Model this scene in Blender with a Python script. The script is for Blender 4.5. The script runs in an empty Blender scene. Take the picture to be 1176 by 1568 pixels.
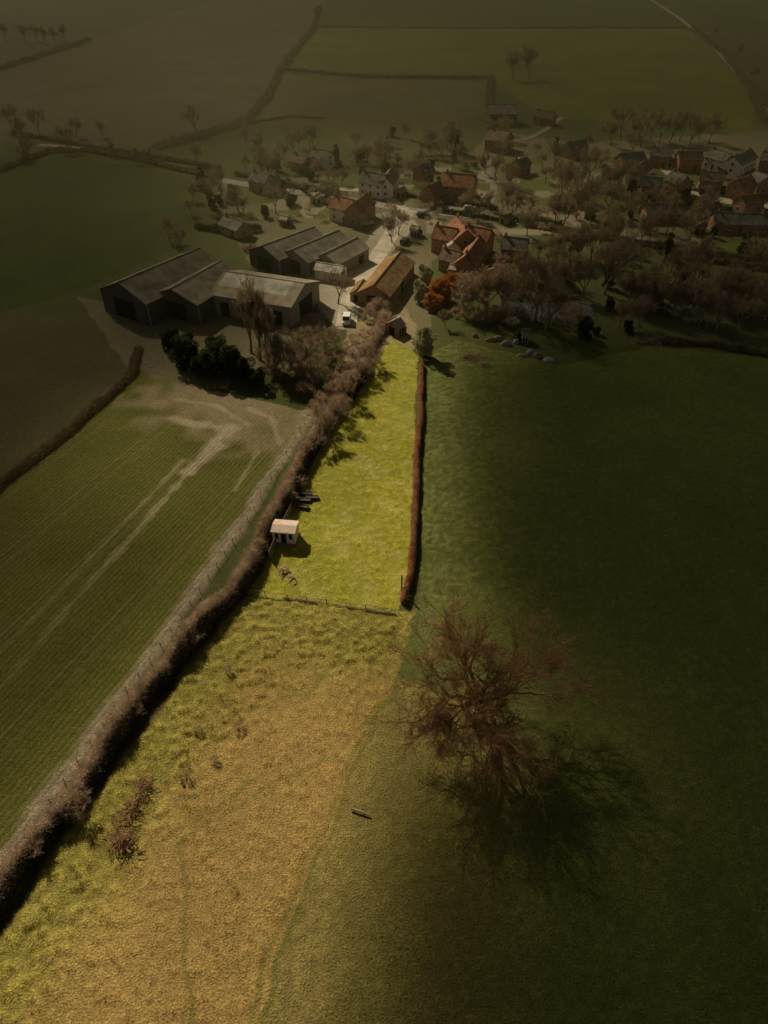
import bpy, math, random
import numpy as np
from mathutils import Vector, Matrix
random.seed(7); RS=np.random.RandomState(11)
sc=bpy.context.scene
# ---------------------------------------------------------------- camera (drone 75 m up, 40 deg down)
CH=75.0; PITCH=math.radians(40); TV=0.72
cd=bpy.data.cameras.new("camera"); cam=bpy.data.objects.new("camera",cd); sc.collection.objects.link(cam)
cam.location=(0,0,CH); cam.rotation_euler=(math.radians(90)-PITCH,0,0)
cd.sensor_fit='VERTICAL'; cd.angle=2*math.atan(TV); cd.clip_end=20000; cd.clip_start=0.5
sc.camera=cam
sc.view_settings.view_transform='Standard'; sc.view_settings.look='None'; sc.view_settings.exposure=0
CP,SP=math.cos(PITCH),math.sin(PITCH)
def P(u,v,z=0.0):
    """image pixel, cast through the camera -> metres on the level plane of height z"""
    x=(u-588)/784*TV; y=(784-v)/784*TV
    t=(CH-z)/(SP-CP*y)
    return (x*t,(CP+SP*y)*t)
# ---------------------------------------------------------------- sun / sky
EL=math.radians(36); AZ=np.array([0.56,-0.828]); AZ/=np.linalg.norm(AZ)
sd=Vector((AZ[0]*math.cos(EL),AZ[1]*math.cos(EL),-math.sin(EL)))
sl=bpy.data.lights.new("sun","SUN"); sl.energy=5.0; sl.angle=math.radians(0.5); sl.color=(1.0,0.85,0.60)
so=bpy.data.objects.new("sun",sl); sc.collection.objects.link(so); so.rotation_euler=sd.to_track_quat('-Z','Y').to_euler(); so.location=(-300,500,700)
w=bpy.data.worlds.new("World"); sc.world=w; w.use_nodes=True
nt=w.node_tree; bg=nt.nodes['Background']; sky=nt.nodes.new('ShaderNodeTexSky'); sky.sky_type='NISHITA'; sky.sun_disc=False
sky.sun_elevation=EL; sky.sun_rotation=math.atan2(-AZ[0],-AZ[1]); sky.dust_density=4; nt.links.new(sky.outputs[0],bg.inputs[0]); bg.inputs[1].default_value=0.12

# ---------------------------------------------------------------- helpers
def new_mat(name):
    m=bpy.data.materials.new(name); m.use_nodes=True
    b=m.node_tree.nodes['Principled BSDF']; b.inputs['Roughness'].default_value=0.9
    b.inputs['Specular IOR Level'].default_value=0.15
    return m,m.node_tree,b
def mat(name,c1,c2,scale=2.0,rough=0.9,bump=0.0,detail=3,spec=0.15,trans=0.0,stripes=None,coord='Object'):
    m,nt,b=new_mat(name); N=nt.nodes; Lk=nt.links
    tc=N.new('ShaderNodeTexCoord'); no=N.new('ShaderNodeTexNoise'); no.inputs['Scale'].default_value=scale; no.inputs['Detail'].default_value=detail
    Lk.new(tc.outputs[coord],no.inputs['Vector'])
    r=N.new('ShaderNodeValToRGB'); r.color_ramp.elements[0].color=(*c1,1); r.color_ramp.elements[1].color=(*c2,1)
    r.color_ramp.elements[0].position=.35; r.color_ramp.elements[1].position=.65
    Lk.new(no.outputs[0],r.inputs[0]); col=r.outputs[0]; h=no.outputs[0]
    if stripes:
        wv=N.new('ShaderNodeTexWave'); wv.bands_direction=stripes[0]; wv.inputs['Scale'].default_value=stripes[1]; wv.inputs['Distortion'].default_value=0.3
        Lk.new(tc.outputs['Object'],wv.inputs['Vector'])
        mx=N.new('ShaderNodeMixRGB'); mx.blend_type='MULTIPLY'; mx.inputs[0].default_value=stripes[2]
        Lk.new(col,mx.inputs[1]); Lk.new(wv.outputs[0],mx.inputs[2]); col=mx.outputs[0]
        # weather staining, broad patches
        n2=N.new('ShaderNodeTexNoise'); n2.inputs['Scale'].default_value=.35; n2.inputs['Detail'].default_value=5; Lk.new(tc.outputs['Object'],n2.inputs['Vector'])
        mr=N.new('ShaderNodeMapRange'); mr.inputs[1].default_value=.3; mr.inputs[2].default_value=.7; mr.inputs[3].default_value=.6; mr.inputs[4].default_value=1.25; Lk.new(n2.outputs[0],mr.inputs[0])
        sm=N.new('ShaderNodeVectorMath'); sm.operation='SCALE'; Lk.new(col,sm.inputs[0]); Lk.new(mr.outputs[0],sm.inputs['Scale']); col=sm.outputs[0]
    Lk.new(col,b.inputs['Base Color']); b.inputs['Roughness'].default_value=rough; b.inputs['Specular IOR Level'].default_value=spec
    if bump:
        bp=N.new('ShaderNodeBump'); bp.inputs['Strength'].default_value=bump; bp.inputs['Distance'].default_value=.1
        Lk.new(h,bp.inputs['Height']); Lk.new(bp.outputs[0],b.inputs['Normal'])
    if trans:
        out=N['Material Output']; d=N.new('ShaderNodeBsdfDiffuse'); Lk.new(col,d.inputs[0]); t=N.new('ShaderNodeBsdfTranslucent'); Lk.new(col,t.inputs[0]); mxs=N.new('ShaderNodeMixShader'); mxs.inputs[0].default_value=trans
        Lk.new(d.outputs[0],mxs.inputs[1]); Lk.new(t.outputs[0],mxs.inputs[2]); Lk.new(mxs.outputs[0],out.inputs[0])
    return m
def mesh_np(name,V,F,mats=(),midx=None,smooth=False):
    """V Nx3 ; F array (M,k) constant k, or list of such arrays"""
    if not isinstance(F,list): F=[F]
    F=[f for f in F if len(f)]
    me=bpy.data.meshes.new(name); V=np.asarray(V,dtype=np.float32)
    me.vertices.add(len(V)); me.vertices.foreach_set('co',V.ravel())
    loops=np.concatenate([f.ravel() for f in F]).astype(np.int32)
    tot=np.concatenate([np.full(len(f),f.shape[1]) for f in F]).astype(np.int32)
    st=np.concatenate([[0],np.cumsum(tot)[:-1]]).astype(np.int32)
    me.loops.add(len(loops)); me.loops.foreach_set('vertex_index',loops)
    me.polygons.add(len(tot)); me.polygons.foreach_set('loop_start',st); me.polygons.foreach_set('loop_total',tot)
    if midx is not None: me.polygons.foreach_set('material_index',np.asarray(midx,dtype=np.int32))
    if smooth: me.polygons.foreach_set('use_smooth',np.ones(len(tot),dtype=bool))
    for m in mats: me.materials.append(m)
    me.update(calc_edges=True); me.validate()
    return me
def obj(name,me,parent=None,loc=(0,0,0),rotz=0,scale=None):
    o=bpy.data.objects.new(name,me); sc.collection.objects.link(o); o.location=loc; o.rotation_euler=(0,0,rotz)
    if scale is not None: o.scale=scale
    if parent: o.parent=parent
    return o
def hash2(ix,iy,s):
    n=(ix.astype(np.int64)*374761393+iy.astype(np.int64)*668265263+s*974711)&0x7fffffff
    n=((n^(n>>13))*1274126177)&0x7fffffff
    return ((n^(n>>16))&0xffff)/65535.0
def vnoise(x,y,sc_,s=0):
    x=x/sc_; y=y/sc_; ix=np.floor(x); iy=np.floor(y); fx=x-ix; fy=y-iy
    fx=fx*fx*(3-2*fx); fy=fy*fy*(3-2*fy)
    a=hash2(ix,iy,s); b=hash2(ix+1,iy,s); c=hash2(ix,iy+1,s); d=hash2(ix+1,iy+1,s)
    return (a*(1-fx)+b*fx)*(1-fy)+(c*(1-fx)+d*fx)*fy
def inpoly(X,Y,poly):
    ins=np.zeros(X.shape,bool); n=len(poly)
    for i in range(n):
        x1,y1=poly[i]; x2,y2=poly[(i+1)%n]
        if y1==y2: continue
        c=((y1>Y)!=(y2>Y))&(X<(x2-x1)*(Y-y1)/(y2-y1)+x1); ins^=c
    return ins
def dseg(X,Y,a,b):
    ax,ay=a; bx,by=b; dx,dy=bx-ax,by-ay; t=np.clip(((X-ax)*dx+(Y-ay)*dy)/(dx*dx+dy*dy),0,1)
    return np.hypot(X-ax-t*dx,Y-ay-t*dy),t
def dline(X,Y,pts):
    d=np.full(X.shape,1e9)
    for a,b in zip(pts[:-1],pts[1:]): d=np.minimum(d,dseg(X,Y,a,b)[0])
    return d
def UV(l,z=0): return [P(u,v,z) for u,v in l]

# ---------------------------------------------------------------- unseen sheet added overhead to shape the sun on the ground
CA=400.0
def axis(lo,f0,f1,hi,step,grow):
    a=list(np.arange(f0,f1,step)); s=step; x=a[-1]
    while x<hi: s*=grow; x+=s; a.append(x)
    s=step; x=f0; pre=[]
    while x>lo: s*=grow; x-=s; pre.append(x)
    return np.array(pre[::-1]+a)
def sun_through(X,Y):
    T=np.full(X.shape,0.05)
    far=np.clip((Y-150)/250,0,1); T=np.maximum(T,0.05+0.09*far)
    lf=np.clip((-X-10)/40,0,1)*np.clip((Y-20)/60,0,1); T=np.maximum(T,0.15*lf)
    def cap(a,b,ra,rb,s,i):
        nonlocal T
        d,t=dseg(X,Y,P(*a),P(*b)); r=ra+(rb-ra)*t
        T=np.maximum(T,i*np.exp(-(np.maximum(d-r,0)/s)**2))
    cap((600,470),(555,880),10,10,6.5,1.0)
    cap((470,960),(150,1560),9,15,8,1.0)
    cap((500,650),(30,1380),5,4,7,.7)
    cap((440,640),(330,680),6,8,30,.62)
    cap((330,720),(60,1100),6,6,30,.36)
    cap((640,420),(600,480),8,8,22,.95)
    cap((700,350),(540,360),14,8,50,.72)
    cap((700,580),(670,880),3,1,9,.26)
    cap((640,950),(690,1080),4,3,8,.85)
    cap((740,1080),(830,1160),3,3,14,.22)
    cap((560,290),(700,280),20,20,80,.45)
    cap((1120,260),(1000,280),20,20,100,.32)
    cap((470,560),(420,620),6,6,26,.65)
    return T
cx=axis(-3000,-170,170,3000,4.5,1.25); cy=axis(-3000,0,420,4000,4.5,1.25)
X,Y=np.meshgrid(cx,cy); nx,ny=len(cx),len(cy)
T=sun_through(X,Y)*(0.92+0.16*vnoise(X,Y,30,3))
# the gap sits up-sun from the ground it lights
off=-AZ*CA/math.tan(EL)
CV=np.stack([X+off[0],Y+off[1],np.full(X.shape,CA)],-1).reshape(-1,3)
def gridf(nx,ny):
    i=np.arange(ny-1)[:,None]*nx+np.arange(nx-1)[None,:]; i=i.ravel()
    return np.stack([i,i+1,i+nx+1,i+nx],-1)
m=bpy.data.materials.new("sun_mask"); m.use_nodes=True; N=m.node_tree.nodes; Lk=m.node_tree.links; N.clear()
at=N.new('ShaderNodeAttribute'); at.attribute_name='thin'; tr=N.new('ShaderNodeBsdfTransparent'); o_=N.new('ShaderNodeOutputMaterial'); Lk.new(at.outputs['Color'],tr.inputs[0])
tl_=N.new('ShaderNodeBsdfTranslucent'); tl_.inputs[0].default_value=(.032,.030,.022,1); ad=N.new('ShaderNodeAddShader'); Lk.new(tr.outputs[0],ad.inputs[0]); Lk.new(tl_.outputs[0],ad.inputs[1])  # translucent part of the added sheet gives soft fill below
Lk.new(ad.outputs[0],o_.inputs[0])
me=mesh_np("sun_mask_sheet",CV,gridf(nx,ny),[m]); ca=me.color_attributes.new('thin','FLOAT_COLOR','POINT')
Tf=np.clip(T.ravel(),0,1); tint=np.array([1,0.98,0.76])
col=np.ones((len(Tf),4)); k=(1-Tf)[:,None]; col[:,:3]=Tf[:,None]*(1-k+k*tint)
ca.data.foreach_set('color',col.astype(np.float32).ravel()); obj("sun_mask_sheet",me)
# valley mist over the village and the far fields
m=bpy.data.materials.new("mist"); m.use_nodes=True; N=m.node_tree.nodes; Lk=m.node_tree.links; N.clear()
vs_=N.new('ShaderNodeVolumeScatter'); vs_.inputs['Density'].default_value=.00042; vs_.inputs['Color'].default_value=(.92,.90,.50,1); vs_.inputs['Anisotropy'].default_value=.15
o_=N.new('ShaderNodeOutputMaterial'); Lk.new(vs_.outputs[0],o_.inputs['Volume'])
x0,x1,y0,y1,z0,z1=-1500,1500,140,1700,-1,50
V=[(x,y,z) for z in (z0,z1) for x,y in ((x0,y0),(x1,y0),(x1,y1),(x0,y1))]
obj("mist",mesh_np("mist",V,np.array([(3,2,1,0),(4,5,6,7),(0,1,5,4),(1,2,6,5),(2,3,7,6),(3,0,4,7)]),[m]))

# ---------------------------------------------------------------- ground
gx=axis(-3500,-95,75,3500,0.32,1.018); gy=axis(-600,14,150,6000,0.32,1.014)
X,Y=np.meshgrid(gx,gy); nx,ny=len(gx),len(gy)
print("ground verts",nx*ny)
wx=X+(vnoise(X,Y,3,1)-.5)*1.2; wy=Y+(vnoise(X,Y,3,2)-.5)*1.2
COL=np.zeros(X.shape+(3,)); COL[:]=(.075,.085,.028)
ROW=np.zeros(X.shape); CROP=np.zeros(X.shape); TUS=np.zeros(X.shape)
def paint(poly,c,tus=0.0,crop=0.0,mix=1.0,mask=None):
    mk=inpoly(wx,wy,UV(poly)); 
    if mask is not None: mk&=mask
    COL[mk]=COL[mk]*(1-mix)+np.array(c)*mix; TUS[mk]=tus; CROP[mk]=crop
def pline(pts,wd,c,mix=1.0,tus=None):
    d=dline(wx,wy,UV(pts)); f=np.clip(1.5-d/wd,0,1)*mix; COL[:]=COL*(1-f[...,None])+np.array(c)*f[...,None]
    if tus is not None: TUS[:]=TUS*(1-np.clip(f,0,1))+tus*np.clip(f,0,1)
paint([(-900,60),(0,105),(140,60),(260,20),(500,-40),(490,12),(430,108),(380,185),(250,225),(80,218),(-900,180)],(.105,.088,.048))
paint([(-600,-60),(480,-60),(260,18),(140,58),(0,100),(-900,60)],(.07,.075,.033))
paint([(490,42),(1045,44),(1110,75),(1165,150),(1150,205),(1000,190),(830,180),(755,122),(430,105)],(.105,.115,.022))
paint([(500,-60),(1300,-60),(1500,30),(1120,60),(1060,38),(495,38)],(.062,.070,.020))
paint([(430,113),(752,124),(742,170),(700,185),(690,255),(560,240),(500,200),(385,186)],(.105,.10,.040))
paint([(1060,40),(1700,100),(1600,220),(1200,200),(1165,150)],(.07,.07,.03))
paint([(-900,270),(75,232),(312,275),(295,370),(117,448),(-20,485),(-900,560)],(.06,.072,.016))
paint([(-900,560),(-20,485),(120,475),(205,520),(208,562),(0,738),(-600,1050)],(.09,.085,.042),0.1)
# village ground: mixed gardens
paint([(310,280),(520,270),(700,250),(760,200),(880,220),(1180,200),(1500,260),(1500,420),(1000,370),(860,360),(760,350),(660,400),(660,540),(600,520),(540,460),(380,400)],(.15,.135,.075),0.0)
g=vnoise(X,Y,14,8)>.55; vp=inpoly(wx,wy,UV([(310,290),(700,255),(880,230),(1500,260),(1500,420),(860,360),(600,370)]))
COL[g&vp]=(.105,.12,.037)
g=vnoise(X,Y,8,9)>.72; COL[g&vp]=(.26,.225,.16)
paint([(860,360),(1500,420),(1500,580),(1170,545),(1000,525),(860,470),(830,400)],(.085,.092,.038),0.0)
paint([(1060,372),(1500,372),(1500,420),(1110,392)],(.13,.15,.035))
# farm yard
paint([(480,410),(545,398),(575,345),(625,330),(640,345),(600,385),(548,460),(548,505),(515,505),(485,470)],(.34,.30,.23))
paint([(120,455),(260,480),(500,480),(470,560),(300,600),(190,560)],(.15,.135,.085),0.2)
paint([(540,470),(600,440),(640,500),(630,540),(600,525),(560,560),(520,560)],(.26,.21,.12),0.3)
# right pasture
paint([(655,545),(700,520),(860,560),(1000,530),(1180,548),(2200,620),(3500,1500),(3000,2600),(300,2600),(560,1180),(610,1040),(640,930)],(.110,.125,.036),0.3)
dh=dline(X,Y,UV([(655,545),(650,700),(640,930)])); mp=inpoly(wx,wy,UV([(655,545),(700,520),(860,560),(1000,900),(640,930)]))
TUS[mp]=.3+.5*np.clip(1-dh[mp]/22,0,1)
# crop field
paint([(205,562),(285,590),(395,612),(478,632),(342,842),(190,1055),(0,1325),(-300,1760),(-2600,1900),(-1200,1400),(0,745)],(.12,.12,.030),0.10,1.0)
# verge track
pline([(480,625),(405,745),(342,842),(190,1055),(0,1325),(-200,1610)],1.1,(.26,.22,.155),1.0,.5)
# rough hedge bottom, and the line of its painted shadow
HEDGE_SHADE=[(372,908),(290,1000),(180,1160),(90,1280),(15,1392),(-130,1600)]
pline([(600,430),(565,540),(500,640),(450,740),(405,825),(365,905),(275,995),(165,1150),(75,1270),(0,1380),(-150,1590)],1.8,(.18,.135,.085),1.0,.3)
# paddock
PAD=[(600,520),(628,535),(640,545),(634,700),(628,870),(612,938),(500,925),(372,908),(410,850),(455,745),(505,655),(545,600),(580,545)]
paint(PAD,(.265,.25,.034),0.45)
# meadow
MEA=[(372,910),(500,928),(612,940),(640,935),(612,1040),(560,1180),(300,2600),(-700,2600),(-200,1640),(0,1385),(75,1275),(165,1155),(275,1000),(365,915)]
mk=inpoly(wx,wy,UV(MEA))
HL=[(365,915),(275,1000),(165,1155),(75,1275),(0,1385),(-150,1590)]
dl=dline(X,Y,UV(HL)); df=dline(X,Y,UV([(372,908),(500,925),(612,938)]))
gr=np.clip(np.maximum(1.5-dl/9.5,1.4-df/14)+(vnoise(X,Y,5,5)-.5)*.3,0,1); gr=gr*gr*(3-2*gr)
gg=np.array([.235,.205,.048]); bb=np.array([.325,.225,.078]); b2=np.array([.23,.185,.062])
mc=gg*gr[...,None]+bb*(1-gr[...,None])
dp=dline(X,Y,UV([(612,1040),(560,1140),(530,1200),(470,1360),(400,1560),(330,1800)]))
rs=inpoly(wx,wy,UV([(612,1040),(560,1140),(530,1200),(470,1360),(400,1560),(200,2600),(800,2600),(800,1100)]))
mc=np.where(rs[...,None],b2,mc)
COL[mk]=mc[mk]; TUS[mk]=.4+.6*gr[mk]
rp=inpoly(wx,wy,UV([(612,1040),(560,1140),(530,1200),(470,1360),(400,1560),(300,2600),(1000,2600),(800,1100)]))
fb=np.clip(1-dp/26,0,1)*rp
COL[:]=COL*(1-fb[...,None])+b2*fb[...,None]
pline(HEDGE_SHADE,.9,(.05,.038,.022),1.0,.2)  # hedge's cast shadow painted into the ground colour
def track(pts,c=(.13,.14,.033),w_=.26,mix=.75): pline(pts,w_,c,mix,0.05)
track([(612,1040),(560,1140),(530,1200),(470,1360),(400,1560),(330,1800)])
track([(605,1040),(550,1140),(518,1200),(455,1360),(380,1560),(300,1800)],mix=.5)
track([(278,1290),(284,1400),(292,1568),(296,1800)],mix=.6)
track([(278,1290),(420,1200),(520,1150),(600,1060)],mix=.35)
track([(372,1010),(460,1020),(560,1000)],c=(.28,.25,.06),mix=.5)
track([(372,1085),(470,1060),(530,1000)],c=(.15,.16,.04),mix=.5)
track([(180,1330),(330,1240),(400,1190)],mix=.35)
n1=vnoise(X,Y,9,21)*.6+vnoise(X,Y,3,22)*.4
COL*= (0.86+.28*n1)[...,None]
pm=inpoly(X,Y,UV(PAD)); e=np.clip((vnoise(X,Y,2.2,31)-.45)*3,0,1)*pm
COL[:]=COL*(1-.35*e[...,None])+np.array([.38,.35,.12])*.35*e[...,None]
e=np.clip((vnoise(X,Y,5,33)-.55)*4,0,1)*pm*.25; COL[:]=COL*(1-e[...,None])+np.array([.18,.19,.03])*e[...,None]
# worn soil in the crop field
cr=CROP>0.5
ds=dline(X,Y,UV([(290,603),(400,635),(465,640)])); f=np.clip(1.35-ds/11+(vnoise(X,Y,3,41)-.5)*1.2,0,1)*cr
COL[:]=COL*(1-f[...,None])+np.array([.26,.215,.13])*f[...,None]; CROP-=.6*f
def wheel(pts,wd,s,k=1.0,c=(.42,.36,.26)):
    ds=dline(X,Y,UV(pts)); f=np.clip(1.4-ds/wd+(vnoise(X,Y,2,s)-.5)*1.3,0,1)*cr*np.clip((Y-50)/50,0.12,1)*k
    COL[:]=COL*(1-f[...,None])+np.array(c)*f[...,None]
wheel([(352,655),(330,682),(290,720)],1.5,42,.9); wheel([(290,720),(230,790),(100,935),(-60,1130)],.6,44,.7); wheel([(280,705),(215,775),(80,915),(-80,1085)],.4,47,.45)
wheel([(350,655),(300,650),(262,640)],1.2,43,.8); wheel([(380,650),(330,620),(270,612)],.6,45,.6); wheel([(430,680),(415,640),(380,625)],.6,46,.6); wheel([(395,690),(360,750)],.4,48,.5)
a=np.array(P(345,660)); b=np.array(P(0,985)); dv=(b-a)/np.linalg.norm(b-a); ROW=(X-a[0])*(-dv[1])+(Y-a[1])*dv[0]
# relief: small tussocks, paler on top, shade of the hollows painted into the colour
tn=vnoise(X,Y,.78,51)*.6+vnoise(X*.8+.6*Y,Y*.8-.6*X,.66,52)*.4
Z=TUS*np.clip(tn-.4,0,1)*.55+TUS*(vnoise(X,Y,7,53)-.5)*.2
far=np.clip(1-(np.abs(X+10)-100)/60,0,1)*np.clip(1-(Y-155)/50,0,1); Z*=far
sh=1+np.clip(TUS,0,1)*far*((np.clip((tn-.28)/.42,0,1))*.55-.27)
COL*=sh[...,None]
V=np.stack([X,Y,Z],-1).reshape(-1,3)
m,nt,b=new_mat("ground_vegetation"); N=nt.nodes; Lk=nt.links; m_ground=m
def MA(op,a,b_=None,c=None,clamp=False):
    n=N.new('ShaderNodeMath'); n.operation=op; n.use_clamp=clamp
    for i,v in enumerate((a,b_,c)):
        if v is None: continue
        if isinstance(v,(int,float)): n.inputs[i].default_value=v
        else: Lk.new(v,n.inputs[i])
    return n.outputs[0]
az=N.new('ShaderNodeAttribute'); az.attribute_name='zone'; ar=N.new('ShaderNodeAttribute'); ar.attribute_name='rows'
sp=N.new('ShaderNodeSeparateColor'); Lk.new(ar.outputs['Color'],sp.inputs[0]); row,crop,tus=sp.outputs
tc=N.new('ShaderNodeTexCoord')
def NZ(s,d=4,r=.6):
    n=N.new('ShaderNodeTexNoise'); n.inputs['Scale'].default_value=s; n.inputs['Detail'].default_value=d; n.inputs['Roughness'].default_value=r; Lk.new(tc.outputs['Object'],n.inputs['Vector']); return n.outputs[0]
nA=NZ(1.3,4,.7); nB=NZ(5.0,2,.7); nC=NZ(.02,3,.6)
vA=MA('MULTIPLY_ADD',nA,1.1,.45); vB=MA('MULTIPLY_ADD',nB,2.1,-.05); vC=MA('MULTIPLY_ADD',nC,.8,.6)
rs_=MA('SINE',MA('MULTIPLY',MA('ADD',row,MA('MULTIPLY',nA,.5)),2*math.pi/.8))
rw=MA('ADD',1.0,MA('MULTIPLY',MA('MULTIPLY',rs_,.12),crop))
md=MA('ABSOLUTE',MA('SUBTRACT',MA('MODULO',MA('ADD',row,606.0),12.0),6.0))
t1=MA('SUBTRACT',1.0,MA('MULTIPLY',MA('ABSOLUTE',MA('SUBTRACT',md,0.95)),3.2),clamp=True)
tl=MA('MULTIPLY',MA('MULTIPLY',t1,crop),MA('MULTIPLY_ADD',nA,1.4,-.2,clamp=True))
tot=MA('MULTIPLY',MA('MULTIPLY',vA,vB),MA('MULTIPLY',vC,rw))
mv=N.new('ShaderNodeVectorMath'); mv.operation='SCALE'; Lk.new(az.outputs['Color'],mv.inputs[0]); Lk.new(tot,mv.inputs['Scale'])
mx=N.new('ShaderNodeMixRGB'); Lk.new(MA('MULTIPLY',tl,.8),mx.inputs[0]); Lk.new(mv.outputs[0],mx.inputs[1]); mx.inputs[2].default_value=(.23,.19,.12,1)
Lk.new(mx.outputs[0],b.inputs['Base Color']); b.inputs['Specular IOR Level'].default_value=.05
bp=N.new('ShaderNodeBump'); bp.inputs['Strength'].default_value=.9; bp.inputs['Distance'].default_value=.25
Lk.new(MA('ADD',MA('MULTIPLY',nB,.9),MA('MULTIPLY',MA('MULTIPLY',rs_,crop),.08)),bp.inputs['Height']); Lk.new(bp.outputs[0],b.inputs['Normal'])
me=mesh_np("ground",V,gridf(nx,ny),[m],smooth=True)
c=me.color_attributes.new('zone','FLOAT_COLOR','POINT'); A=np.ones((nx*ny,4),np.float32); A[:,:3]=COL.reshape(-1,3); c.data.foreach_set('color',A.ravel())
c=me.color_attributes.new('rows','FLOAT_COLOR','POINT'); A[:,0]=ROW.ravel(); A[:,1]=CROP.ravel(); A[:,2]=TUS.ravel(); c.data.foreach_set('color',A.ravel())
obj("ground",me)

# ---------------------------------------------------------------- scattered blades / twigs / leaves
def shards(C,D,Ln,Wd):
    """thin triangles at C along D"""
    n=len(C); R=RS.normal(size=(n,3)); S=np.cross(D,R); S/=np.linalg.norm(S,axis=1)[:,None]+1e-9
    S*=Wd[:,None]*.5
    V=np.stack([C-S,C+S,C+D*Ln[:,None]],1).reshape(-1,3); return V,np.arange(n*3).reshape(-1,3)
def dirs(n,up=1.0):
    D=RS.normal(size=(n,3)); D[:,2]=np.abs(D[:,2])*.6+up; return D/np.linalg.norm(D,axis=1)[:,None]
M_tw=mat("bare_twigs_greybrown",(.27,.195,.13),(.58,.44,.31),.8,trans=.28)
M_twd=mat("bare_twigs_brown",(.14,.11,.065),(.27,.21,.13),.6,trans=.3)
M_core=mat("hedge_core_shade",(.05,.038,.025),(.11,.085,.055),.8)  # dark colour stands for shade inside the hedge
M_rust=mat("beech_hedge_leaves",(.31,.155,.08),(.52,.30,.165),1.0,trans=.35)
M_orange=mat("copper_beech_leaves",(.34,.12,.035),(.50,.22,.06),.8,trans=.3)
M_ever=mat("evergreen_leaves",(.035,.048,.02),(.09,.105,.04),.8,trans=.25)
M_pale=mat("holly_leaves_variegated",(.30,.29,.15),(.56,.52,.32),3,trans=.25)
M_gr=mat("grass_blades",(.19,.18,.03),(.38,.33,.09),.7,trans=.4)
M_grb=mat("dry_grass_blades",(.28,.18,.06),(.44,.31,.12),.5,trans=.4)
M_bark=mat("bark",(.21,.165,.105),(.40,.31,.205),.4,trans=.2)
M_oak=mat("oak_bark",(.26,.15,.08),(.52,.32,.18),.35,trans=.15)
def hedge(name,pts,wd,ht,per,mtl,ln=.6,tw=.045,up=.7,hv=.35,seed=0,gap=0.0):
    pts=np.array(UV(pts)); seg=np.hypot(*(pts[1:]-pts[:-1]).T); cum=np.concatenate([[0],np.cumsum(seg)]); L=cum[-1]
    n=int(L*per); s=RS.uniform(0,L,n)
    x=np.interp(s,cum,pts[:,0]); y=np.interp(s,cum,pts[:,1])
    i=np.clip(np.searchsorted(cum,s)-1,0,len(seg)-1); tx=(pts[i+1]-pts[i])/seg[i][:,None]
    h1=vnoise(s,s*0+seed*13.7,4.5,seed+60); h2=vnoise(s,s*0+seed*3.7,1.6,seed+61); off_=(vnoise(s,s*0+9,7,seed+62)-.5)*wd*.5
    hh=ht*(1-hv+2*hv*(.6*h1+.4*h2)); ww=wd*(.75+.5*h2)
    ang=RS.uniform(0,math.pi,n); rr=RS.uniform(.25,1,n)**.6
    lx=np.cos(ang)*rr*ww*.5+off_; lz=np.sin(ang)*rr*hh*.85
    C=np.stack([x-tx[:,1]*lx,y+tx[:,0]*lx,lz],-1)
    D=RS.normal(size=(n,3))*.7; D[:,2]+=up; D[:,0]-=tx[:,1]*lx/ww; D[:,1]+=tx[:,0]*lx/ww; D/=np.linalg.norm(D,axis=1)[:,None]
    if gap>0:
        k=vnoise(s,s*0+4,3,seed+63)>gap; C=C[k];D=D[k]
    n=len(C); V,F=shards(C,D,RS.uniform(.5,1.2,n)*ln,RS.uniform(.6,1.4,n)*tw)
    return obj(name,mesh_np(name,V,F,[mtl]))
HW=[(560,560),(530,605),(500,645),(470,700),(450,740),(425,790),(405,825),(385,870),(362,908),(320,950),(275,995),(220,1070),(165,1150),(120,1215),(75,1270),(0,1380),(-80,1490)]
hedge("hawthorn_hedge",HW,2.3,2.9,640,M_tw,.75,.045,seed=1,hv=.6)
hedge("dark_hedge_core",[(u+7,v+3) for u,v in HW],1.6,1.9,330,M_core,.6,.13,seed=1,hv=.6)  # dark inner core added to deepen the hedge's shaded side
hedge("beech_hedge",[(645,560),(643,640),(638,720),(633,800),(628,880),(618,925)],.95,1.5,1300,M_rust,.32,.06,seed=3,hv=.25)
hedge("low_hedge",[(378,909),(440,918),(500,926),(560,934),(606,941)],.4,.3,200,M_tw,.3,.04,seed=4,hv=.4,gap=.4)
hedge("field_hedge",[(212,535),(208,570),(120,650),(0,745),(-120,850)],2.0,1.5,200,M_twd,.6,.09,seed=5,hv=.5)
hedge("shrub_border",[(605,460),(585,490),(572,520),(550,565)],3.0,2.4,450,M_tw,.8,.05,seed=6,hv=.5)
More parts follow.
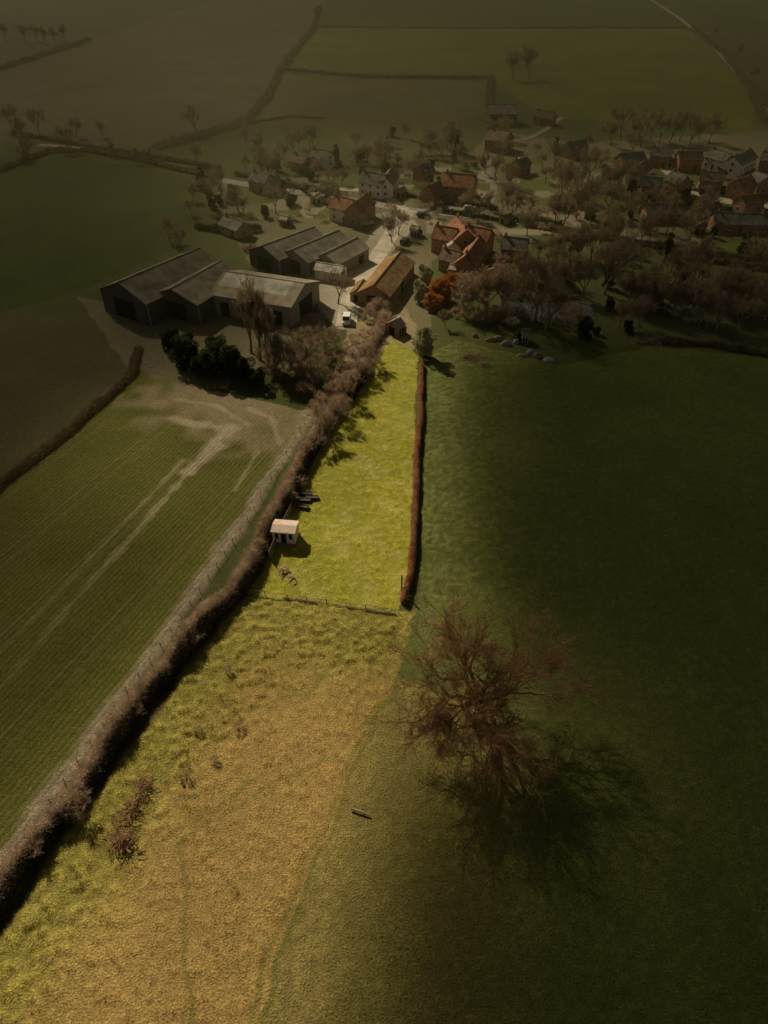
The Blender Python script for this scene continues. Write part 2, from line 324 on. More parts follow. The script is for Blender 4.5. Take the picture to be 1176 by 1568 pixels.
for i,(pts,wd,ht,per) in enumerate([
 ([(490,12),(480,45),(430,108),(410,150),(380,187),(300,212),(235,228)],3.8,3.2,80),
 ([(430,107),(560,119),(660,120),(752,121)],2.6,2.0,90),
 ([(752,121),(748,165),(760,185)],3.4,3,70),
 ([(490,42),(700,44),(900,43),(1050,44)],2,1.5,60),
 ([(0,107),(60,88),(140,62)],3.6,3,70),
 ([(1060,45),(1110,85),(1150,140),(1172,190)],4,3.5,60),
 ([(0,262),(75,233),(130,232),(210,245),(320,272)],2.8,2.0,80),
 ([(-200,290),(0,262)],3,2.6,60),
 ([(20,205),(80,216),(170,232),(250,244),(330,257)],2.0,1.5,70),
 ([(385,188),(440,180),(500,182)],1.6,1.2,50),
 ([(300,350),(360,358),(400,352)],2.5,2.2,120),
 ([(800,345),(900,362),(1000,378),(1176,405)],2.2,2.0,110),
 ([(1040,395),(1110,405),(1200,418)],2.2,1.6,110),
 ([(660,322),(760,338),(860,345)],1.5,1.3,110),
 ([(620,300),(680,312),(760,322)],1.5,1.3,110),
 ([(360,268),(440,285),(520,300)],2.2,1.8,110),
 ([(1020,300),(1100,322),(1176,326)],1.3,1.2,90),
 ([(1090,345),(1130,350),(1176,352)],1.3,1.2,90),
 ([(1010,524),(1090,530),(1176,545)],2.0,1.3,110)]):
    hedge("field_hedgerow",pts,wd,ht,per,M_ever if i in (10,13,14,16,17) else M_twd,1.0,.2,seed=10+i,hv=.5)

# ---------------------------------------------------------------- trees
def tubes(S,k):
    S=np.array(S); p0=S[:,0:3]; p1=S[:,3:6]; r0=S[:,6]; r1=S[:,7]; n=len(S)
    d=p1-p0; d/=np.linalg.norm(d,axis=1)[:,None]+1e-9
    a=np.where(np.abs(d[:,2:3])<.9,np.array([[0,0,1.]]),np.array([[1.,0,0]])); u=np.cross(d,a); u/=np.linalg.norm(u,axis=1)[:,None]; v=np.cross(d,u)
    th=np.arange(k)*2*math.pi/k; cs=np.cos(th)[None,:,None]; sn=np.sin(th)[None,:,None]
    ring=u[:,None]*cs+v[:,None]*sn
    A=p0[:,None]+ring*r0[:,None,None]; B=p1[:,None]+ring*r1[:,None,None]
    V=np.concatenate([A,B],1).reshape(-1,3); base=np.arange(n)[:,None]*2*k; j=np.arange(k)[None]; j2=(j+1)%k
    F=np.stack([base+j,base+j2,base+j2+k,base+j+k],-1).reshape(-1,4); return V,F
def bare_tree(name,seed,H,R,levels=5,trunk=.2,spread=(.45,.95),upb=.12,droop=0,rad=.022,mtl=None,twigs=5,tw=.05,tl=1.0,lr=.74,minr=.02,first=5,keep=.72):
    rn=random.Random(seed); segs=[]; ends=[]
    def br(p,d,L,r,lev):
        ns=3; rr=r
        for s in range(ns):
            d=(d+Vector((rn.gauss(0,.16),rn.gauss(0,.16),rn.gauss(0,.10)+upb-(droop if lev>2 else 0)))).normalized()
            q=p+d*(L/ns); r2=max(rr*.86,minr*.7); segs.append((*p,*q,rr,r2)); 
            if lev>=levels-1: ends.append((*q,*d))
            if lev<levels and s>0 and lev>0:
                kid(q,d,L*rn.uniform(.5,.75),r2*.55,lev)
            p=q; rr=r2
        if lev<levels:
            nk=2 if lev else first
            ph=rn.uniform(0,6.28)
            for i in range(nk): kid(p,d,L*(lr if lev else 1.25)*rn.uniform(.8,1.2),rr*(keep if lev else .66),lev,ph+i*6.283/nk)
    def kid(q,d,L,r,lev,ph=None):
        if ph is None: ph=rn.uniform(0,6.28)
        th=rn.uniform(*spread)*(1.3 if lev==0 else 1); a=d.orthogonal().normalized(); b_=d.cross(a)
        nd=(d*math.cos(th)+(a*math.cos(ph)+b_*math.sin(ph))*math.sin(th)).normalized(); br(q,nd,L,max(r,minr),lev+1)
    br(Vector((0,0,0)),Vector((0,0,1)),H*trunk,H*rad,0)
    S=np.array(segs); E=np.array(ends)
    zm=S[:,5].max(); rm=np.percentile(np.hypot(S[:,3],S[:,4]),98); sx=R/rm; sz=H/zm
    S[:,[0,1,3,4]]*=sx; S[:,[2,5]]*=sz; E[:,:2]*=sx; E[:,2]*=sz
    big=S[:,6]>.09; V1,F1=tubes(S[big],6); V2,F2=tubes(S[~big],3)
    C=np.repeat(E[:,:3],twigs,0); D=np.repeat(E[:,3:],twigs,0)+RS.normal(size=(len(C),3))*.6; D[:,2]-=droop*2; D/=np.linalg.norm(D,axis=1)[:,None]
    V3,F3=shards(C,D,RS.uniform(.4,1.2,len(C))*tl,RS.uniform(.7,1.3,len(C))*tw)
    V=np.concatenate([V1,V2,V3]); F=[np.concatenate([F1,F2+len(V1)]),F3+len(V1)+len(V2)]
    return mesh_np(name,V,F,[mtl or M_bark])
me=bare_tree("oak_tree",5,16.5,13,levels=5,trunk=.15,spread=(.3,.8),upb=.03,rad=.052,mtl=M_oak,twigs=5,tw=.03,tl=1.1,lr=.82,minr=.02,first=9,keep=.76)
print("oak faces",len(me.polygons))
bx,by=P(738,1082); obj("oak_tree",me,loc=(bx,by,-.1),rotz=.5)
BT=[bare_tree("bare_tree_mesh",20+i,12,5.0,levels=4,mtl=M_bark,twigs=4,tw=.06,tl=1.1,minr=.032,spread=(.35,.8),rad=.028) for i in range(4)]
WIL=[bare_tree("willow_mesh",40+i,12,7,levels=4,droop=.22,mtl=M_tw,twigs=9,tw=.06,tl=1.5,minr=.025) for i in range(2)]
POP=bare_tree("poplar_mesh",50,20,2.6,levels=4,spread=(.2,.5),upb=.25,mtl=M_bark,twigs=6,tw=.06,tl=1.2,minr=.03)
SHR=[bare_tree("shrub_mesh",60+i,4,2.6,levels=4,trunk=.12,mtl=M_tw,twigs=2,tw=.035,tl=.6,minr=.012,upb=.1) for i in range(3)]
def leafball(name,seed,R,H,n,size,mtl,cone=0,lumps=26):
    r=np.random.RandomState(seed); cs=[];
    for i in range(lumps):
        a=r.uniform(0,6.28); z=r.uniform(.12,.92); k=(1-z)**.6 if cone else math.sin(math.pi*min(.98,z*.85+.12))**.6
        q=r.uniform(.3,.85)*R*k; cs.append((math.cos(a)*q,math.sin(a)*q,z*H,R*r.uniform(.22,.42)*(.5+.5*k)))
    cs=np.array(cs); i=r.randint(0,lumps,n); d=r.normal(size=(n,3)); d/=np.linalg.norm(d,axis=1)[:,None]
    C=cs[i,:3]+d*cs[i,3:4]*r.uniform(.6,1,(n,1)); C[:,2]=np.maximum(C[:,2],.05)
    D=d+r.normal(size=(n,3))*.6; D/=np.linalg.norm(D,axis=1)[:,None]
    V,F=shards(C,D,r.uniform(.6,1.3,n)*size,r.uniform(.6,1.2,n)*size*.7)
    SV,SF=tubes([(0,0,0,0,0,H*.3,R*.1,R*.08),(0,0,H*.3,0,0,H*.75,R*.08,R*.02)],6)
    return mesh_np(name,np.concatenate([SV,V]),[SF,F+len(SV)],[mtl])
EVG=[leafball("evergreen_mesh",70+i,3.2,6.5,7000,.38,M_ever) for i in range(3)]
CON=leafball("conifer_mesh",75,2.2,9,6000,.4,M_ever,cone=1,lumps=40)
HOL=leafball("holly_mesh",77,2.6,6.5,14000,.26,M_pale,lumps=34)
COP=leafball("copper_beech_mesh",78,3.0,5.5,13000,.28,M_orange,lumps=30)
def put(name,me,u,v,s=1.0,sz=None,du=0):
    x,y=P(u,v); return obj(name,me,loc=(x,y,-.05),rotz=random.uniform(0,6.28),scale=(s*random.uniform(.9,1.1),s*random.uniform(.9,1.1),sz or s))
put("holly_tree",HOL,649,546,1.0,1.15); put("holly_tree",HOL,650,440,.9,1.0); put("holly_tree",HOL,642,462,.75,.9)
for u,v,s in [(676,460,1.1),(692,445,.9),(664,474,.8),(604,452,.5),(590,440,.4)]: put("copper_beech",COP,u,v,s)
for u,v,s in [(288,560,1.1),(318,575,1.0),(346,575,1.15),(372,580,.9),(265,535,.8),(335,560,1),(395,590,.7)]: put("evergreen_tree",random.choice(EVG),u,v,s)
for u,v,s in [(398,550,1.0),(385,540,.9),(412,560,.85),(425,575,.6)]: put("poplar_tree",POP,u,v,s,s)
for u,v,s in [(745,480,1.0),(712,478,.8),(770,470,.8)]: put("willow_tree",random.choice(WIL),u,v,s)
bare=[(518,465,.75),(430,580,.7),(460,570,.75),(500,545,.6),(480,585,.6),(445,560,.8),(820,490,1.25),(835,505,1.1),(858,450,1.0),(800,450,.9),(925,450,1.1),(940,425,1.0),(905,400,.9),
(880,330,1.0),(860,300,1.0),(900,280,1.1),(850,260,.9),(690,232,1.0),(600,372,.7),(610,360,.7),(340,300,.9),(325,320,.9),(400,240,.8),(380,225,.8),
(450,235,.7),(300,205,1.0),(545,225,.5),(230,250,.5),(175,240,.5),(210,250,.5),(1020,440,.9),(1060,430,1.0),(1100,470,.9),(1150,430,1.0),(1000,480,.9),(1070,500,.8),(1130,510,.8),(960,470,.8),
(1170,490,.9),(980,500,.7),(930,330,.9),(945,300,1.0),(965,345,.9),(1020,360,.8),(850,340,.8),(905,345,.8),(700,300,.6),(660,240,.6),(770,250,.8),(640,270,.5),
(785,122,1.3),(810,120,1.4),(1176,150,.9),(60,205,.9),(20,200,1.0),(35,215,.8),(440,110,.9),(485,30,.9),(1150,130,.9),(260,370,.6),(275,385,.6),(385,405,.5),(1090,60,.9),(1130,90,.8),
(558,585,.42),(540,615,.5),(522,650,.45),(505,672,.5),(575,560,.4),(490,690,.35),(700,480,.6),(680,500,.4)]
for u,v,s in bare: put("bare_tree",random.choice(BT),u,v,s)
for i in range(11): put("bare_tree",random.choice(BT),935+i*15,218+random.uniform(-8,8),random.uniform(.8,1.15))
for u in (8,40,55,68,84,100): put("bare_tree",BT[u%4],u,66+random.uniform(-4,4),1.0)
for i in range(180):
    u,v=random.choice([(880,300),(1080,470),(430,250),(340,330),(780,290),(1050,350),(640,250),(930,380),(900,230),(60,215),(1100,500),(840,430),(980,470),(1150,460),(800,330),(950,290),(550,240),(480,270),(740,220),(860,400)])
    u+=random.gauss(0,42); v+=random.gauss(0,18)
    if 205<v<525 and not (520<u<700 and v>285) and not(u<700 and v>330): put("bare_tree",random.choice(BT),u,v,random.uniform(.4,.85))
for i in range(75):
    u,v=random.choice([(400,320),(350,310),(470,260),(840,310),(980,330),(900,300),(1080,300),(700,255),(820,420),(1050,450),(450,300),(560,245),(1120,380),(920,500)])
    put("evergreen_bush",random.choice(EVG),u+random.gauss(0,32),v+random.gauss(0,13),random.uniform(.3,.65))
for u,v,s in [(310,290,1),(425,262,.9),(515,250,.9),(1020,395,.9),(930,440,.8),(850,235,.8),(700,232,.8)]: put("conifer_tree",CON,u,v,s,s*.9)
for i in range(44):
    t=random.random(); u=600-t*110; v=455+t*200; put("hawthorn_shrub",random.choice(SHR),u+random.gauss(0,11),v+random.gauss(0,10),random.uniform(.5,1.05))
for u,v,s in [(130,1240,.8),(60,1310,.6),(210,1095,.6),(300,985,.6),(455,745,.7),(495,665,1.0),(470,700,.8),(382,862,.6),(525,628,1.0),(440,770,.7),(535,600,1.1),(515,640,1.0),(415,800,.6)]: put("hawthorn_shrub",random.choice(SHR),u,v,s)
for u,v,s in [(352,1028,.28),(365,1118,.3),(285,1190,.35),(328,1165,.25),(306,1120,.25)]: put("thorn_sapling",random.choice(SHR),u,v,s)
for i in range(22): put("hawthorn_shrub",random.choice(SHR),random.gauss(465,28),random.gauss(550,20),random.uniform(.6,1.1))
for i in range(60): put("garden_shrub",random.choice(SHR),random.uniform(690,880),random.uniform(400,505),random.uniform(.4,1.0))
for i in range(90):
    u,v=random.choice([(500,260),(700,300),(640,310),(830,330),(1000,300),(1100,300),(450,320),(760,400)]); put("garden_shrub",random.choice(SHR),u+random.gauss(0,40),v+random.gauss(0,16),random.uniform(.4,.9))

# ---------------------------------------------------------------- grass tufts
def tufts(name,poly,n,h,mtl,per=4,wd=.05,ps=.14):
    poly=np.array(UV(poly)); lo=poly.min(0); hi=poly.max(0); lo[1]=max(lo[1],14)
    q=RS.uniform(lo,hi,(n*3,2)); k=inpoly(q[:,0],q[:,1],poly)&(vnoise(q[:,0],q[:,1],.78,51)>.5); q=q[k][:n]
    C=np.zeros((len(q),3)); C[:,:2]=q; ix=np.clip(np.searchsorted(gx,q[:,0]),0,nx-1); iy=np.clip(np.searchsorted(gy,q[:,1]),0,ny-1)
    C[:,2]=Z[iy,ix]-.05; C=np.repeat(C,per,0); C[:,:2]+=RS.normal(size=(len(C),2))*ps
    D=dirs(len(C),.6); V,F=shards(C,D,RS.uniform(.4,1.2,len(C))*h,np.full(len(C),wd)); obj(name,mesh_np(name,V,F,[mtl]))
tufts("dry_grass",[(372,990),(500,960),(600,960),(600,1040),(540,1180),(360,1640),(-150,1640),(60,1400),(200,1250)],24000,.20,M_grb)
tufts("grass",[(365,915),(612,940),(600,1000),(430,1040),(300,1180),(160,1330),(0,1500),(-60,1500),(80,1275),(275,1000)],18000,.26,M_gr)
tufts("paddock_grass",PAD,12000,.16,M_gr)

# ---------------------------------------------------------------- box builder
class MB:
    def __init__(s): s.V=[];s.F=[];s.M=[]
    def box(s,x0,x1,y0,y1,z0,z1,m=0):
        n=len(s.V); s.V+=[(x,y,z) for z in (z0,z1) for x,y in ((x0,y0),(x1,y0),(x1,y1),(x0,y1))]
        s.F+=[tuple(n+i for i in f) for f in ((3,2,1,0),(4,5,6,7),(0,1,5,4),(1,2,6,5),(2,3,7,6),(3,0,4,7))]; s.M+=[m]*6
    def poly(s,vs,fs,m=0):
        n=len(s.V); s.V+=list(vs); s.F+=[tuple(n+i for i in f) for f in fs]; s.M+=[m]*len(fs)
    def make(s,name,mats,parent=None,bevel=0):
        me=bpy.data.meshes.new(name); me.from_pydata(s.V,[],s.F); 
        for m in mats: me.materials.append(m)
        me.polygons.foreach_set('material_index',s.M); me.update()
        o=obj(name,me,parent)
        if bevel: b=o.modifiers.new('bevel','BEVEL'); b.width=bevel; b.segments=2
        return o
TILE={k:mat("roof_tiles_"+k,a,b,.9,bump=.3,stripes=('Z',2.2,.35)) for k,a,b in [("red",(.24,.095,.05),(.38,.18,.10)),("brown",(.15,.10,.065),(.25,.17,.11)),("slate",(.12,.115,.10),(.22,.205,.175)),("moss",(.19,.105,.035),(.31,.185,.06)),("pink",(.50,.38,.31),(.62,.50,.42)),("pale",(.40,.38,.31),(.55,.52,.44))]}
TILE["sheet"]=mat("roof_cement_sheet",(.16,.145,.11),(.25,.225,.175),.25,stripes=('X',1.6,.2))
TILE["sheetpale"]=mat("roof_sheet_pale",(.42,.40,.34),(.55,.52,.45),.2,stripes=('X',1.6,.2))
TILE["sheetbrown"]=mat("roof_sheet_brown",(.24,.20,.145),(.34,.29,.21),.25,stripes=('X',1.6,.2))
WALL={k:mat("wall_"+k,a,b,1.5,bump=.2) for k,a,b in [("brick",(.26,.13,.085),(.38,.21,.13)),("white",(.60,.57,.50),(.74,.70,.62)),("dark",(.06,.055,.045),(.10,.09,.07)),("stone",(.26,.23,.17),(.37,.33,.25)),("block",(.22,.205,.175),(.30,.28,.24))]}
M_frame=mat("window_frame_paint",(.6,.58,.54),(.7,.68,.62)); M_glass=mat("window_glass",(.02,.022,.022),(.035,.037,.036),rough=.15,spec=.5); M_door=mat("door_paint",(.05,.07,.06),(.08,.10,.08),rough=.5)
M_open=mat("barn_opening",(.012,.012,.01),(.02,.02,.016))
def house(name,r0,r1,zr,hw,ze,roof="red",wall="brick",chim=True,kind="house",ov=.35,lights=True,patch=None):
    a=Vector(P(*r0,zr)); b_=Vector(P(*r1,zr)); L=(b_-a).length/2; c=(a+b_)/2; yaw=math.atan2((b_-a).y,(b_-a).x)
    E=bpy.data.objects.new(name,None); sc.collection.objects.link(E); E.location=(c.x,c.y,0); E.rotation_euler=(0,0,yaw)
    m=MB(); pts=[(-hw,0),(hw,0),(hw,ze),(0,zr-.12),(-hw,ze)]
    vs=[(-L,y,z) for y,z in pts]+[(L,y,z) for y,z in pts]
    m.poly(vs,[(4,3,2,1,0),(5,6,7,8,9),(0,1,6,5),(1,2,7,6),(4,0,5,9)]); m.make("walls",[WALL[wall]],E)
    m=MB(); sl=(zr-ze)/hw; e=hw+ov; z1=zr-sl*e; t=.14
    for s in (-1,1):
        vs=[(x,y,z) for x in (-L-ov,L+ov) for y,z in ((0,zr+.0),(s*e,z1),(s*e,z1+t),(0,zr+t))]
        m.poly(vs,[(0,1,2,3),(7,6,5,4),(3,2,6,7),(0,4,5,1),(1,5,6,2)])
    m.box(-L-ov-.01,L+ov+.01,-.14,.14,zr+t-.05,zr+t+.1); m.make("roof",[TILE[roof]],E)
    if patch:
        m=MB(); ya,yb=-.3,-hw*.62
        m.poly([(-L*patch[0],ya,zr+t+sl*ya+.03),(L*patch[1],ya,zr+t+sl*ya+.03),(L*patch[1],yb,zr+t+sl*yb+.03),(-L*patch[0],yb,zr+t+sl*yb+.03)],[(3,2,1,0)]); m.make("new_roof_sheets",[TILE["sheetpale"]],E)
    w_=MB()
    if kind=="house":
        st=[1.0] if ze<3.6 else [1.0,3.2]; n=max(2,int(2*L/3))
        for s in (-1,1):
            for z in st:
                for i in range(n):
                    x=-L+(i+.5)*2*L/n; y0=s*hw
                    if z==1.0 and i==n//2: continue
                    w_.box(x-.5,x+.5,*sorted((y0-.05*s,y0+.05*s)),z,z+1.1,0); w_.box(x-.42,x-.03,*sorted((y0,y0+.07*s)),z+.08,z+1.02,1); w_.box(x+.03,x+.42,*sorted((y0,y0+.07*s)),z+.08,z+1.02,1)
            for z in st:
                w_.box(*sorted((s*L-.05*s,s*L+.05*s)),-.5,.5,z,z+1.1,0); w_.box(*sorted((s*L,s*L+.07*s)),-.42,.42,z+.08,z+1.02,1)
        w_.make("windows",[M_frame,M_glass],E)
        d=MB(); x=-L+(n//2+.5)*2*L/n
        for s in (-1,1): d.box(x-.5,x+.5,*sorted((s*hw-.04*s,s*hw+.06*s)),0,2.05)
        d.make("door",[M_door],E)
        if chim:
            d=MB()
            for x in ((-L*.85,) if L<5 else (-L*.85,L*.8)): 
                d.box(x-.33,x+.33,-.28,.28,zr-.6,zr+.85); d.box(x-.38,x+.38,-.33,.33,zr+.85,zr+.97); d.box(x-.24,x-.06,-.1,.1,zr+.97,zr+1.25,1); d.box(x+.06,x+.24,-.1,.1,zr+.97,zr+1.25,1)
            d.make("chimney",[WALL["brick"],TILE["red"]],E)
    else:
        n=max(2,int(2*L/6)); 
        for s in (-1,1):
            w_.box(*sorted((s*L-.03*s,s*L+.05*s)),-hw*.45,hw*.45,0.02,ze*.85,0)
            for i in range(n+1):
                x=-L+.15+i*(2*L-.3)/n; w_.box(x-.12,x+.12,*sorted((s*hw,s*hw+.10*s)),0,ze-.1,1)
            for i in range(n):
                if (i+int(L))%2: continue
                x=-L+(i+.5)*2*L/n; w_.box(x-1.2,x+1.2,*sorted((s*hw-.03*s,s*hw+.05*s)),.02,ze*.7,0)
        w_.make("doors",[M_open,WALL["stone"]],E)
        if kind=="barn" and lights:
            q=MB()
            for s in (-1,1):
                for i in range(n):
                    if i%2: continue
                    x=-L+(i+.5)*2*L/n; ya=hw*.25; yb=hw*.75
                    q.poly([(x-.5,s*ya,zr+t-sl*ya+.03),(x+.5,s*ya,zr+t-sl*ya+.03),(x+.5,s*yb,zr+t-sl*yb+.03),(x-.5,s*yb,zr+t-sl*yb+.03)],[(0,1,2,3)])
            q.make("rooflights",[TILE["sheetbrown"]],E)
    return E
H=house
H("grain_barn",(182,432),(305,380),9,8,5.6,"sheet","dark",kind="barn",lights=False)
H("cattle_barn",(262,442),(338,400),7.6,7,5.0,"sheet","dark",kind="barn",lights=False)
H("machinery_barn",(345,416),(466,434),7.6,8.0,5.0,"sheetbrown","block",kind="shed",patch=(.95,.75))
H("cattle_shed",(402,376),(480,348),6.8,6.0,4.3,"sheet","dark",kind="barn")
H("cattle_shed",(448,382),(518,353),6.3,5.4,4.0,"sheet","block",kind="barn")
H("cow_shed",(497,388),(546,364),5.4,4.1,3.3,"sheetbrown","block",kind="barn")
H("milking_parlour",(486,402),(525,408),3.6,2.4,2.6,"sheetpale","white",kind="shed")
H("tiled_barn",(572,436),(612,386),5.4,4.1,3.0,"moss","brick",kind="shed")
H("garden_shed",(600,492),(612,486),3.4,1.7,2.3,"pink","brick",kind="shed",ov=.2)
H("stone_outbuilding",(545,445),(556,428),3,1.5,2.2,"moss","stone",kind="shed",ov=.2)
for r0,r1,zr,hw,ze,roof,wall in [
 ((512,300),(542,306),7.5,3.6,4.8,"red","white"),((540,312),(562,296),7.5,3.3,4.8,"red","brick"),((556,262),(592,268),8,3.6,5,"slate","white"),((590,272),(600,256),7.5,3,5,"brown","white"),
 ((682,264),(728,268),8.5,4.5,5.2,"red","brick"),((700,332),(714,352),8,4.0,5.0,"red","brick"),((668,345),(700,350),7.5,3.6,4.8,"red","brick"),((715,345),(752,352),7.5,3.4,4.8,"red","brick"),
 ((735,362),(712,392),6.5,3.2,4,"red","brick"),((680,380),(706,386),6.0,3.0,3.8,"brown","brick"),((772,362),(808,366),6,3.6,3.6,"slate","brick"),((655,285),(672,276),6.5,3,4,"brown","brick"),
 ((480,228),(505,232),6.5,3.5,4.2,"slate","white"),((452,236),(470,240),6,3.2,4,"brown","brick"),((752,198),(780,202),8,5.5,5,"brown","brick"),((748,160),(792,160),8.5,6.5,5.5,"slate","dark"),
 ((822,168),(850,172),6,3,3.6,"brown","brick"),((790,245),(806,240),6,3,4,"slate","brick"),((388,262),(412,268),6.5,3.4,4.2,"slate","stone"),((345,330),(372,340),5,3.2,3,"slate","stone"),
 ((950,235),(985,232),7,3.6,4.6,"slate","brick"),((1000,225),(1030,228),7,3.6,4.6,"slate","brick"),((1040,232),(1075,232),7,3.6,4.6,"brown","brick"),((1090,228),(1120,236),7,3.6,4.6,"slate","white"),((1125,240),(1150,228),7,3.8,4.6,"slate","white"),
 ((975,255),(990,244),7,3.4,4.6,"brown","white"),((985,270),(1015,272),7,3.4,4.6,"slate","brick"),((1030,262),(1052,270),7,3.4,4.6,"slate","brick"),((1075,262),(1110,265),7,3.4,4.6,"brown","brick"),((1130,275),(1150,268),7,3.4,4.6,"red","brick"),((1158,262),(1176,270),7,3.4,4.6,"slate","brick"),
 ((990,312),(1050,312),5.5,4.0,3.2,"slate","brick"),((1095,325),(1176,328),5.5,4.2,3.2,"slate","brick"),((1085,318),(1100,308),5,3,3,"brown","white"),((1135,300),(1165,296),6,3.4,4,"brown","brick"),((870,218),(895,214),6.5,3.3,4.2,"slate","brick"),((640,252),(658,248),6.5,3.2,4.2,"slate","brick"),((1170,232),(1200,236),7,3.6,4.6,"slate","brick")]:
    H("brick_house" if wall=="brick" else ("dark_barn" if wall=="dark" else "rendered_house"),r0,r1,zr*.9,hw*.86,ze*.88,roof,wall,kind="shed" if wall=="dark" else "house")
H("conservatory",(684,360),(694,372),4.2,2.2,2.8,"pale","white",kind="house",chim=False,ov=.15)
for u,v in [(770,330),(745,415),(850,300),(480,300),(430,330),(630,345),(1070,345),(930,260),(800,505),(1020,245),(690,405),(720,300),(610,290),(900,320)]:
    H("garden_shed",(u,v),(u+random.uniform(7,12),v+random.uniform(-6,6)),2.8,1.3,2.0,random.choice(["slate","brown","pink"]),"stone",kind="shed",ov=.15)

# ---------------------------------------------------------------- roads
M_road=mat("asphalt",(.15,.14,.12),(.22,.205,.175),.4); M_gravel=mat("gravel_yard",(.34,.30,.23),(.50,.45,.35),.35,bump=.2); M_kerb=mat("kerb_stone",(.25,.24,.21),(.33,.31,.27)); M_lane=mat("worn_lane",(.19,.175,.14),(.28,.26,.21),.3)
def ribbon(name,pts,wd,z,mtl,kerb=True):
    p=np.array(UV(pts)); out=[]
    for _ in range(2):
        q=[p[0]]
        for a,b_ in zip(p[:-1],p[1:]): q+=[a*.75+b_*.25,a*.25+b_*.75]
        p=np.array(q+[p[-1]])
    t=np.gradient(p,axis=0); t/=np.linalg.norm(t,axis=1)[:,None]; nn=np.stack([-t[:,1],t[:,0]],-1)
    def strip(o0,o1,z0,nm,mt,par):
        A=p+nn*o0; B=p+nn*o1; V=np.concatenate([np.c_[A,np.full(len(p),z0)],np.c_[B,np.full(len(p),z0)]]); n=len(p); i=np.arange(n-1)
        return obj(nm,mesh_np(nm,V,np.stack([i,i+1,i+1+n,i+n],-1),[mt]),par)
    o=strip(wd/2,-wd/2,z,name,mtl,None)
    if kerb:
        strip(wd/2+.15,wd/2,z+.1,"kerb_left",M_kerb,o); strip(-wd/2,-wd/2-.15,z+.1,"kerb_right",M_kerb,o)
    return o
ribbon("village_road",[(330,275),(450,294),(540,306),(620,322),(700,328),(800,340),(920,356),(1050,384),(1176,412),(1300,440)],5.0,.06,M_lane)
ribbon("country_lane",[(60,222),(120,226),(200,240),(330,268)],4.0,.07,M_lane,False)
ribbon("farm_drive",[(628,322),(606,345),(585,385),(560,415),(538,450),(530,500)],5.0,.08,M_gravel,False)
ribbon("farm_yard",[(470,425),(520,418),(570,400)],9,.09,M_gravel,False)
ribbon("village_street",[(1010,250),(1040,275),(1075,300),(1130,312),(1200,320)],6,.07,M_gravel)
ribbon("side_lane",[(620,322),(590,300),(575,292),(520,290)],4,.10,M_gravel,False)
ribbon("far_lane",[(980,-10),(1030,20),(1075,55),(1125,105),(1172,170)],3.5,.07,M_lane,False)
ribbon("church_lane",[(740,330),(760,290),(745,250),(770,220),(820,210),(860,180)],2.6,.11,M_road,False)
me_w=mat("pond_water",(.05,.05,.035),(.07,.07,.05),.2,rough=.08,spec=.6)
pp=np.array(UV([(765,455),(800,447),(850,452),(905,470),(915,490),(860,497),(800,490),(765,475)])); obj("pond",mesh_np("pond",np.c_[pp,np.full(len(pp),.05)],np.arange(len(pp))[None,::-1],[me_w]))

# ---------------------------------------------------------------- summerhouse
M_wp=mat("painted_wood",(.66,.60,.52),(.76,.70,.62),3); M_wood=mat("weathered_wood",(.16,.12,.08),(.27,.21,.14),2,bump=.2); M_blk=mat("dark_timber",(.03,.027,.02),(.055,.05,.04),2); M_felt=mat("pink_felt_roof",(.54,.41,.34),(.66,.52,.45),1.5)
E=bpy.data.objects.new("summerhouse",None); sc.collection.objects.link(E); x,y=P(437,833); E.location=(x,y+1.2,.05); E.rotation_euler=(0,0,-.12); E.scale=(1.1,1.1,1.1)
a=MB(); a.box(-1.6,1.6,-1.1,1.3,.15,2.2); a.make("walls",[M_wp],E)
a=MB(); a.box(-1.75,1.75,-1.5,1.4,0,.15); a.make("deck",[M_wood],E)
a=MB()
a.poly([(-1.75,-1.3,2.15),(1.75,-1.3,2.15),(1.75,0,2.5),(-1.75,0,2.5),(-1.75,1.5,2.15),(1.75,1.5,2.15),(-1.75,-1.3,2.25),(1.75,-1.3,2.25),(1.75,0,2.61),(-1.75,0,2.61),(-1.75,1.5,2.25),(1.75,1.5,2.25)],[(3,2,1,0),(4,5,2,3),(6,7,8,9),(9,8,11,10),(0,1,7,6),(5,4,10,11),(0,6,9,3),(3,9,10,4),(2,8,7,1),(5,11,8,2)]); a.make("roof",[M_felt],E)
a=MB()
for x0,x1,z0 in ((-1.25,-.75,.9),(-.38,.38,.2),(.75,1.25,.9)): a.box(x0,x1,-1.14,-1.08,z0,1.85)
a.make("windows",[M_glass],E)
def fence(name,pts,h,sp,mt,rails=(.4,.9),panel=False,pw=.06,rh=.06):
    p=[Vector(q) for q in UV(pts)]; a=MB()
    for q0,q1 in zip(p[:-1],p[1:]):
        L=(q1-q0).length; n=max(1,int(L/sp)); d=(q1-q0)/L
        nn=Vector((-d.y,d.x))
        for i in range(n+1):
            c=q0+d*(L*i/n); a.box(c.x-pw,c.x+pw,c.y-pw,c.y+pw,-.1,h)
        for r in ([.08] if panel else rails):
            t0=.5*pw; z0,z1=(r,h-.1) if panel else (r,r+rh)
            vs=[(*(q+nn*s*t0),z) for z in (z0,z1) for q,s in ((q0,-1),(q1,-1),(q1,1),(q0,1))]
            a.poly(vs,[(3,2,1,0),(4,5,6,7),(0,1,5,4),(1,2,6,5),(2,3,7,6),(3,0,4,7)])
    return a.make(name,[mt])
fence("panel_fence",[(447,782),(432,812),(413,856)],1.7,1.8,M_wood,panel=True)
fence("post_and_wire_fence",[(466,650),(400,765),(345,850),(195,1062),(5,1332),(-60,1425)],.9,2.5,M_wood,rails=(.8,),pw=.035,rh=.015)
